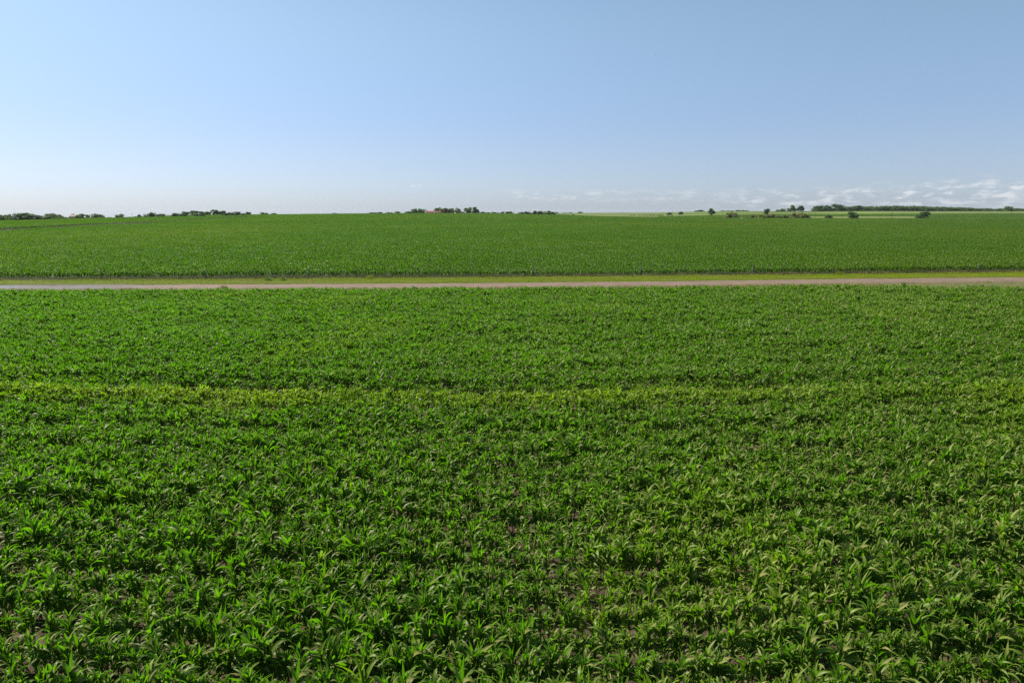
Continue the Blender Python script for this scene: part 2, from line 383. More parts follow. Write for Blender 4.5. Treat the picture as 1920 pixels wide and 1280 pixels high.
def plant_leaves(lb, r, ox, oy, h, nl, segs, across, wmul=1., lmul=1., low=.10):
    """corn before tasselling: arching leaves in two ranks and an upright whorl"""
    plane = r.normal(0, .45)
    for i in range(nl):
        f = i / (nl - 1)
        z = h*(low + (.72-low)*f**.9)
        a = plane + (i % 2)*PI + r.normal(0, .65)
        ln = h*(.40 + .20*math.sin(PI*min(1, f*.9+.1)))*r.uniform(.8, 1.15)*lmul; ex = r.uniform(1.6, 2.6)
        tilt = r.uniform(.38, .75)*(1-f) + r.uniform(.03, .34)*f
        bend = r.uniform(1.7, 2.9)*(1-f*.2) if r.random() > .14*(1+f) else r.uniform(.3, .9)
        wd = r.uniform(.085, .130)*h*(1-.15*f)*wmul
        V, F, A = leaf((ox, oy, z), a, ln, wd, tilt, bend, r.normal(0, .9), segs, across, r, (.06, .02), ex)
        lb.add(V, F, A)
    for i in range(3):                   # whorl
        V, F, A = leaf((ox, oy, h*.66), r.uniform(0, 2*PI), h*r.uniform(.34, .5)*lmul, .05*wmul, r.uniform(.03, .22), r.uniform(.1, .7), r.normal(0, .5), max(2, segs-2), across, r, (.03, .01))
        lb.add(V, F, A)

protos = []; stalks = []; NV_ = 24
whole = bpy.data.collections.new('corn_variants')
for k in range(NV_):
    r = np.random.default_rng(100 + k); h = r.uniform(.54, .70)
    lb = LB(); plant_leaves(lb, r, 0, 0, h, int(r.integers(10, 14)), 8, 3); pf = lb.mesh('corn_foliage', M['corn']); protos.append(pf)
    s = MB(); s.tube([(0, 0, -.03), (.006, .004, h*.35), (0, .006, h*.7)], [.012, .011, .006], 6); st = s.mesh('corn_stalk', M['stalk']); stalks.append(st)
    # the joined version used for the mass of the field
    me = bpy.data.meshes.new('corn_whole'); import bmesh
    bm = bmesh.new(); bm.from_mesh(pf); n0 = len(bm.faces); bm.from_mesh(st); bm.faces.ensure_lookup_table()
    for f in bm.faces[n0:]: f.material_index = 1
    bm.to_mesh(me); bm.free(); me.materials.append(M['corn']); me.materials.append(M['stalk'])
    whole.objects.link(bpy.data.objects.new('corn_variant_%02d' % k, me))
def patch_collection(name, n, size, rowsp, plsp, nl, segs, wmul, lmul, mat, seed):
    c = bpy.data.collections.new(name)
    for k in range(n):
        r = np.random.default_rng(seed + k); lb = LB()
        for ry in np.arange(-size/2 + rowsp/2, size/2, rowsp):
            for rx in np.arange(-size/2 + plsp/2, size/2, plsp):
                if r.random() < .04: continue
                plant_leaves(lb, r, rx + r.normal(0, .04), ry + r.normal(0, .06), r.uniform(.72, 1.0), nl, segs, 2, wmul, lmul, .36)
        c.objects.link(bpy.data.objects.new('%s_%02d' % (name, k), lb.mesh(name, mat)))
    return c
patch_a = patch_collection('corn_patch', 5, 4.0, .8, .2, 8, 3, 1.1, 1., M['corn_far'], 400)
patch_b = patch_collection('corn_wide_patch', 4, 8.0, .8, .42, 7, 2, 1.9, 1.1, M['corn_far'], 500)

def scatter_group(coll):
    ng = bpy.data.node_groups.new('scatter', 'GeometryNodeTree')
    ng.interface.new_socket('Geometry', in_out='INPUT', socket_type='NodeSocketGeometry')
    ng.interface.new_socket('Geometry', in_out='OUTPUT', socket_type='NodeSocketGeometry')
    gi = ng.nodes.new('NodeGroupInput'); go = ng.nodes.new('NodeGroupOutput'); L = ng.links
    m2p = ng.nodes.new('GeometryNodeMeshToPoints')
    iop = ng.nodes.new('GeometryNodeInstanceOnPoints'); ci = ng.nodes.new('GeometryNodeCollectionInfo')
    ci.inputs['Collection'].default_value = coll; ci.inputs['Separate Children'].default_value = True; ci.inputs['Reset Children'].default_value = True
    def at(nm, t):
        a = ng.nodes.new('GeometryNodeInputNamedAttribute'); a.data_type = t; a.inputs['Name'].default_value = nm; return a.outputs[0]
    L.new(gi.outputs[0], m2p.inputs[0]); L.new(m2p.outputs[0], iop.inputs['Points']); L.new(ci.outputs[0], iop.inputs['Instance'])
    iop.inputs['Pick Instance'].default_value = True
    L.new(at('var', 'INT'), iop.inputs['Instance Index']); L.new(at('rot', 'FLOAT_VECTOR'), iop.inputs['Rotation']); L.new(at('scl', 'FLOAT_VECTOR'), iop.inputs['Scale'])
    L.new(iop.outputs[0], go.inputs[0]); return ng
def scatter(name, coll, P, rot, scl, var, tint):
    me = bpy.data.meshes.new(name); me.vertices.add(len(P)); me.vertices.foreach_set('co', np.asarray(P, np.float32).ravel())
    for nm, t, key, a in (('rot', 'FLOAT_VECTOR', 'vector', rot), ('scl', 'FLOAT_VECTOR', 'vector', scl), ('var', 'INT', 'value', var), ('tint', 'FLOAT', 'value', tint)):
        x = me.attributes.new(nm, t, 'POINT'); x.data.foreach_set(key, np.asarray(a, np.int32 if t == 'INT' else np.float32).ravel())
    o = obj(name, me); md = o.modifiers.new('scatter', 'NODES'); md.node_group = scatter_group(coll)
    for c in coll.objects:
        for s in c.data.materials:
            if s and s.name not in me.materials: me.materials.append(s)
    return o

# ------------------------------------------------------------------ near field
def near_field():
    pts = []; Yr = 5.0
    d_near = lambda X: near_line(X) - near_line(np.array(0.))
    d_far = lambda X: crop_end(X) - crop_end(np.array(0.))
    while Yr < 66:
        x = np.arange(-(.80*Yr + 9), .80*Yr + 9, .080); x = x + rng.normal(0, .03, len(x))
        rv = 1 + .05*math.sin(Yr*7.3) + .04*math.sin(Yr*3.1+1); wgt = ss(np.array(Yr), 28, 54); y = Yr + d_near(x)*(1-wgt) + d_far(x)*wgt + rng.normal(0, .045, len(x))
        pts.append(np.stack([x, y, np.full(len(x), rv)], -1)); Yr += .66
    P = np.concatenate(pts); X, Y, RV = P.T
    ragged = .5*field(55, 3)(X, X*0)
    bank = -1.1*ss(X, 33, 38)*(1-ss(X, 52, 55))
    keep = (Y < crop_end(X) + ragged*.5 + bank) & (rng.random(len(X)) > .05)
    thin = field(61, 4.5)(X, Y)
    keep &= ~((thin > 1.2) & (rng.random(len(X)) < .15))
    dn = Y - near_line(X)
    keep &= ~((np.abs(dn - 1.55) < .62) & (X > -13) & (X < 10.5) & (rng.random(len(X)) < .92))
    X, Y, RV = X[keep], Y[keep], RV[keep]; dn = dn[keep]; n = len(X)
    vig = RV + .055*field(71, 6)(X, Y) + .045*field(72, 1.7)(X, Y)
    vig = vig * (1 - .12*np.exp(-((dn-.0)/1.2)**2))
    s = np.clip(vig*rng.uniform(.78, 1.18, n), .5, 1.35)
    Z = zt(X, Y) - .01
    rot = np.stack([rng.normal(0, .06, n), rng.normal(.03, .06, n), rng.integers(0, 2, n)*PI + rng.normal(0, .35, n)], -1)
    var = rng.integers(0, NV_, n)
    tint = .72*np.exp(-((dn - .05)/.85)**2)*(.85 + .15*field(81, 9)(X, X*0))*(1 - .6*ss(X, 5, 18)) + np.clip(field(82, 11)(X, Y)-1.2, 0, .5)*.35
    tint += np.where(rng.random(n) < .03, rng.uniform(.1, .5, n), 0)
    tint = np.clip(tint, 0, 1)
    # nearest plants in view become objects of their own
    zc = .45; f = Y*cp + (H-zc)*sp; uu = 960 + 1280*X/f; vv = 640 - 1280*(Y*sp - (H-zc)*cp)/f
    inv = np.where((uu > 5) & (uu < 1915) & (vv < 1275))[0]
    first = inv[np.argsort(Y[inv] - d_near(X[inv]))][:300]
    gi = {}
    for i in first:
        zone = 'left' if uu[i] < 640 else ('middle' if uu[i] < 1280 else 'right')
        e = empty('corn_plant', (X[i], Y[i], Z[i])); e.rotation_euler = tuple(rot[i]); e.scale = (s[i],)*3
        ph = {'left': 'at the bottom left', 'middle': 'at the bottom centre', 'right': 'at the bottom right'}[zone]
        tag(e, 'green corn plant with arching leaves in the nearest rows ' + ph, 'corn plant', 'corn plants of the nearest rows ' + ph)
        for nm, me in (('foliage', protos[var[i]]), ('stalk', stalks[var[i]])):
            c = bpy.data.objects.new(nm, me); COL.objects.link(c); c.parent = e
    rest = np.ones(n, bool); rest[first] = False
    o = scatter('corn_field', whole, np.stack([X, Y, Z], -1)[rest], rot[rest], np.repeat(s[rest][:, None], 3, 1), var[rest], tint[rest])
    tag(o, 'dense rows of green corn filling the foreground up to the road', 'corn', kind='stuff')
    print('near plants', n)
near_field()

# ------------------------------------------------------------------ far field
def far_field():
    X1 = []; Y1 = []
    for x in np.arange(-340, 344, 4.0):
        y = np.arange(float(verge_far(np.array(x))) + 1.75, 362, 4.0)
        m = np.abs(x) < .80*y + 14
        X1.append(np.full(m.sum(), x)); Y1.append(y[m])
    X1 = np.concatenate(X1); Y1 = np.concatenate(Y1)
    X2 = []; Y2 = []
    for x in np.arange(-1200, 1204, 8.0):
        y0 = float(verge_far(np.array(np.clip(x, -340, 340)))) + 1.75; k = math.ceil((362 - y0)/4); y = np.arange(y0 + 4*k + 2, 1360, 8.0)
        m = np.abs(x) < .80*y + 14
        X2.append(np.full(m.sum(), x)); Y2.append(y[m])
    X2 = np.concatenate(X2); Y2 = np.concatenate(Y2)
    def ok(X, Y, half):
        u = u_of(X, Y); yb = np.interp(u, Yb_u, Yb_y)
        a = Y < yb
        b = (u > 1240) & (Y > yb + np.where(u > 1745, 70, 190)*ss(u, 1300, 1480)) & (Y < np.interp(u, S2_u, S2_y))
        t = Y - np.interp(u, TU, TY)
        gap = (t > -3-half) & (t < 3+half) & (u < 470) & ~((u > 57) & (u < 92)) & ~((u > 292) & (u < 335))
        return (a | b) & ~gap
    fa, fb = field(91, 45), field(92, 170)
    def emit(name, coll, X, Y, half, nv, lab):
        k = ok(X, Y, half); X, Y = X[k], Y[k]; n = len(X)
        rot = np.stack([np.zeros(n), np.zeros(n), rng.integers(0, 2, n)*PI], -1)
        sz = 1 + .05*fa(X, Y) + rng.uniform(-.04, .04, n); scl = np.stack([np.where(rng.random(n) < .5, 1.02, -1.02), np.full(n, 1.02), sz], -1)
        tint = np.clip(.05 + .10*fb(X, Y) + .06*fa(X, Y), 0, 1)
        o = scatter(name, coll, np.stack([X, Y, zt(X, Y) - .02], -1), rot, scl, rng.integers(0, nv, n), tint)
        tag(o, lab, 'corn', kind='stuff'); print(name, n)
    emit('corn_field', patch_a, X1, Y1, 2, 5, 'wide green cornfield beginning right behind the fence across the road')
    emit('corn_field', patch_b, X2, Y2, 4, 4, 'distant part of the green cornfield stretching to the trees on the horizon')
far_field()

# ------------------------------------------------------------------ verges
def tuft_collection(name, n, mat, blades, rad, hmin, hmax, wd, seed):
    c = bpy.data.collections.new(name)
    for k in range(n):
        r = np.random.default_rng(seed + k); lb = LB()
        for _ in range(blades):
            q = rad*math.sqrt(r.random()); a = r.uniform(0, 2*PI)
            V, F, A = leaf((q*math.cos(a), q*math.sin(a), -.02), r.uniform(0, 2*PI), r.uniform(hmin, hmax), wd, r.uniform(.05, .5), r.uniform(.3, 1.5), 0, 3, 2, r)
            lb.add(V, F, A)
        c.objects.link(bpy.data.objects.new('%s_%02d' % (name, k), lb.mesh(name, mat)))
    return c
tg = tuft_collection('grass_tuft', 5, M['verge'], 80, .32, .14, .36, .012, 700)
td = tuft_collection('dry_tuft', 4, M['dry'], 60, .28, .16, .42, .010, 720)
def verges():
    n = 15000; X = rng.uniform(-75, 85, n); a = road_far(X) + .15; b = verge_far(X) - .1
    q = rng.random(n); Y = a + (b-a)*q
    v = field(95, 5)(X, Y)
    hs = .38 + .75*ss(q, .5, 1.0) + .15*v + .5*(rng.random(n) < .05)
    # mounds of taller weeds at the fence
    tint = np.clip(.18*field(96, 9)(X, Y) + .55*ss(q, .86, 1.)*(field(97, 7)(X, X*0) > .1), 0, .9)
    sc = np.clip(hs*.6, .18, 1.2)
    o = scatter('verge_grass', tg, np.stack([X, Y, zt(X, Y)], -1), np.stack([X*0, X*0, rng.uniform(0, 6.3, n)], -1),
                np.stack([np.full(n, 1.), np.full(n, 1.), sc], -1), rng.integers(0, 5, n), tint)
    tag(o, 'bright yellow green grass strip between the road and the far cornfield', 'grass', kind='stuff')
    n = 3800; X = rng.uniform(-75, 85, n)
    far = rng.random(n) < .45
    Y = np.where(far, verge_far(X) + rng.uniform(-.3, .7, n), road_near(X) - np.abs(rng.normal(0, 1.5, n)) - .1)
    k = (~far & (Y > crop_end(X) + .3) & ~((X > 35) & (X < 54) & (rng.random(n) < .85))) | (far & (field(98, 8)(X, X*0) > -.2))
    X, Y, far = X[k], Y[k], far[k]; n = len(X)
    o = scatter('dry_grass', td, np.stack([X, Y, zt(X, Y)], -1), np.stack([X*0, X*0, rng.uniform(0, 6.3, n)], -1),
                np.stack([np.ones(n), np.ones(n), np.where(far, rng.uniform(.7, 1.25, n), rng.uniform(.3, .8, n))], -1), rng.integers(0, 4, n), X*0)
    tag(o, 'sparse tan dry grass along the road edge and at the fence foot', 'dry grass', kind='stuff')
verges()

def weed(u, v, wpx, hpx, mat, label, seed):
    Y = Yground(v); X = Xat(u, Y, 0); wm = wpx*Y/1280; hm = hpx*Y/1280
    r = np.random.default_rng(seed); lb = LB()
    for _ in range(int(90 + 60*wm)):
        q = r.normal(0, .28)*wm; hh = hm*math.exp(-(q/(.42*wm))**2)*r.uniform(.6, 1.25) + .08
        V, F, A = leaf((q, r.normal(0, .2), -.03), r.uniform(0, 2*PI), hh, .022, r.uniform(.03, .45), r.uniform(.2, 1.1), r.normal(0, .5), 4, 2, r)
        lb.add(V, F, A)
    o = obj('weed_clump', lb.mesh('weed_clump', mat)); o.location = (X, Y, float(zt(X, Y)))
    tag(o, label, 'weeds')
weed(420, 542.5, 22, 10, M['dry'], 'tall tan weed clump standing on the near road edge at the left', 1)
weed(240, 543.5, 26, 4.5, M['dry'], 'low flat tan weed clump on the near road edge, left of the taller one', 2)
weed(503, 526.5, 16, 9, M['f_light'], 'green weed mound at the fence foot, the leftmost of the big ones', 3)
weed(532, 526, 14, 7, M['f_mid'], 'darker green weed mound right of the leftmost mound at the fence foot', 4)
weed(692, 523.5, 22, 9, M['verge'], 'bright green weed mound bulging up between the second and third fence post', 5)
weed(1186, 520, 10, 7, M['f_light'], 'small green weed mound just left of the tall dark fence post', 6)
weed(1573, 516, 26, 8, M['verge'], 'long bright weed mound at the fence foot in the right half', 7)
weed(1074, 519.5, 14, 6, M['f_light'], 'small light green weed mound at the fence foot near the photo centre', 8)
weed(1695, 534.5, 5, 6, M['f_dark'], 'tiny dark weed standing on the bare dirt bank by the road', 9)

# ------------------------------------------------------------------ fence
def fence():
    posts = [(-20, 12), (190, 12), (385, 10), (579, 13), (786, 13), (998, 12), (1201, 18), (1411, 17), (1625, 11), (1833, 16), (2040, 14)]
    root = empty('wire_fence', (0, float(verge_far(np.array(0.))), 0))
    tag(root, 'wire fence of widely spaced grey posts along the edge of the far cornfield', 'fence')
    yo = root.location.y; tops = []
    for i, (u, hp) in enumerate(posts):
        X = 0.
        for _ in range(6): Y = float(verge_far(np.array(X))) + .15; X = Xat(u, Y, 0)
        h = max(1.0, hp*Y/1280*1.1); s = MB(); lean = random.uniform(-.03, .03); r0 = .075 if hp > 14 else .045
        s.tube([(X, Y-yo, -.3), (X+lean*.5, Y-yo, h*.5), (X+lean, Y-yo, h)], [r0, r0*.97, r0*.9], 8)
        obj('post', s.mesh('post', M['wood'] if hp > 11 else M['steel']), root); tops.append((X, Y-yo, h))
    for k in (.35, .65, .92):
        s = MB(); pts = []
        for a, b in zip(tops[:-1], tops[1:]):
            for t in np.linspace(0, 1, 7)[:-1]:
                pts.append((a[0]*(1-t)+b[0]*t, a[1]*(1-t)+b[1]*t - .08, k*1.0 - .05*math.sin(PI*t)))
        s.tube(pts, [.004]*len(pts), 4); obj('wire', s.mesh('wire', M['steel']), root)
    for (u0, v0, u1, v1) in ((1411, 514.5, 1425, 507), (1554, 514, 1563, 505)):
        Y = float(verge_far(np.array(Xat(u0, 77, 0)))) - .05
        s = MB(); s.tube([(Xat(u0, Y, 0), Y-yo, .05), (Xat(u1, Y, 0), Y-yo+.1, Zat(v1, Y))], [.028, .018], 6)
        obj('brace', s.mesh('brace', M['wood']), root)
fence()

# ------------------------------------------------------------------ trees
def crown(kind, seed, nf):
    r = np.random.default_rng(seed); lobes = []
    nl = {'round': 20, 'bush': 26, 'tall': 18, 'low': 20}[kind]
    for i in range(nl):
        a = r.uniform(0, 2*PI); q = math.sqrt(r.random())
        if kind == 'round': z = r.uniform(.14, .84); R = .34*math.sqrt(max(0, 1-((z-.46)/.50)**2)); rad = r.uniform(.13, .22)
        elif kind == 'bush': z = (.06 + .76*(i/nl))*r.uniform(.85, 1.1); R = .40*math.sqrt(max(0, 1-(max(0, z-.25)/.72)**2)); rad = r.uniform(.13, .21)
        elif kind == 'tall': z = .22 + .66*i/nl; R = .30*(1-z)**.6*1.2; rad = r.uniform(.12, .2)*(1.25-z*.6)
        else: z = r.uniform(.05, .62); R = .40; rad = r.uniform(.12, .26)
        lobes.append((R*q*math.cos(a)*1.1, R*q*math.sin(a)*1.1, z, rad))
    lobes = np.array(lobes); w = lobes[:, 3]**2; w = w*(1.4-lobes[:, 2]*.6); pick = r.choice(len(lobes), nf, p=w/w.sum())
    d = r.normal(size=(nf, 3)); d /= np.linalg.norm(d, axis=1)[:, None]; d[:, 2] = np.where(r.random(nf) < .35, np.abs(d[:, 2]), d[:, 2])
    rr = lobes[pick, 3]*(r.random(nf)**.28)*r.uniform(.9, 1.12, nf)
    C = lobes[pick, :3] + d*rr[:, None]; C[:, 2] = np.maximum(C[:, 2], .01)
    n = d + r.normal(0, .55, (nf, 3)); n /= np.linalg.norm(n, axis=1)[:, None]
    t = np.cross(n, r.normal(size=(nf, 3))); t /= np.linalg.norm(t, axis=1)[:, None]; b = np.cross(n, t)
    sz = r.uniform(.016, .034, nf)[:, None]
    V = np.stack([C - t*sz - b*sz*.6, C + t*sz*.8 - b*sz*.7, C + t*sz*1.1 + b*sz*.6, C - t*sz*.7 + b*sz*.8 + n*sz*.3], 1).reshape(-1, 3)
    # fit the outline to the unit box
    lo, hi = V.min(0), V.max(0)
    V[:, 0] = (V[:, 0] - (lo[0]+hi[0])/2)/(hi[0]-lo[0]); V[:, 1] = (V[:, 1] - (lo[1]+hi[1])/2)/(hi[1]-lo[1]); V[:, 2] = V[:, 2]/hi[2]
    return V, np.arange(4*nf).reshape(-1, 4), lobes
def trunk_mesh(kind, seed, lobes):
    r = np.random.default_rng(seed); s = MB()
    if kind in ('round', 'tall'):
        s.tube([(0, 0, -.04), (.01, 0, .18), (0, .01, .42), (.01, 0, .7)], [.036, .026, .018, .006], 7)
    else:
        for k in range(4): a = k*1.6; s.tube([(0, 0, -.04), (.08*math.cos(a), .08*math.sin(a), .2), (.18*math.cos(a), .18*math.sin(a), .5)], [.02, .014, .005], 5)
    for q in lobes[:9]:
        z0 = min(.35, q[2]*.6); s.tube([(0, 0, z0), (q[0]*.5, q[1]*.5, (z0+q[2])/2), (q[0]*.85, q[1]*.85, q[2])], [.012, .008, .003], 5)
    return s.mesh('tree_trunk', M['bark'])
CR = {}
def tree_meshes(kind, k, mat):
    key = (kind, k)
    if key not in CR: V, F, lo = crown(kind, hash(kind[0]) % 1 + ord(kind[0])*10 + k, 4200); CR[key] = (V, F, trunk_mesh(kind, k, lo))
    V, F, tr = CR[key]
    if (kind, k, mat) not in CR:
        me = mesh_from('tree_crown', V, F, smooth=False); me.materials.append(M[mat]); CR[(kind, k, mat)] = me
    return CR[(kind, k, mat)], tr
tn = [0]
NAMES = {'round': 'broadleaf_tree', 'tall': 'tall_tree', 'bush': 'bush', 'low': 'shrub'}
def tree(u, wpx, vt, Y, kind, mat, label, cat=None):
    tn[0] += 1; z = 0.
    for _ in range(3): X = Xat(u, Y, z); z = float(zt(X, Y))
    h = Zat(vt, Y) - z; wm = wpx*1.22*Y/1280
    cm, tm = tree_meshes(kind, tn[0] % 4, mat)
    e = empty(NAMES[kind], (X, Y, z), tn[0]*1.7 % 6.28, (wm, wm, h*1.02))
    tag(e, label, cat or ('tree' if kind in ('round', 'tall') else ('shrub' if kind == 'low' else 'bush')))
    obj('crown', cm, e); obj('trunk', tm, e)
    return e
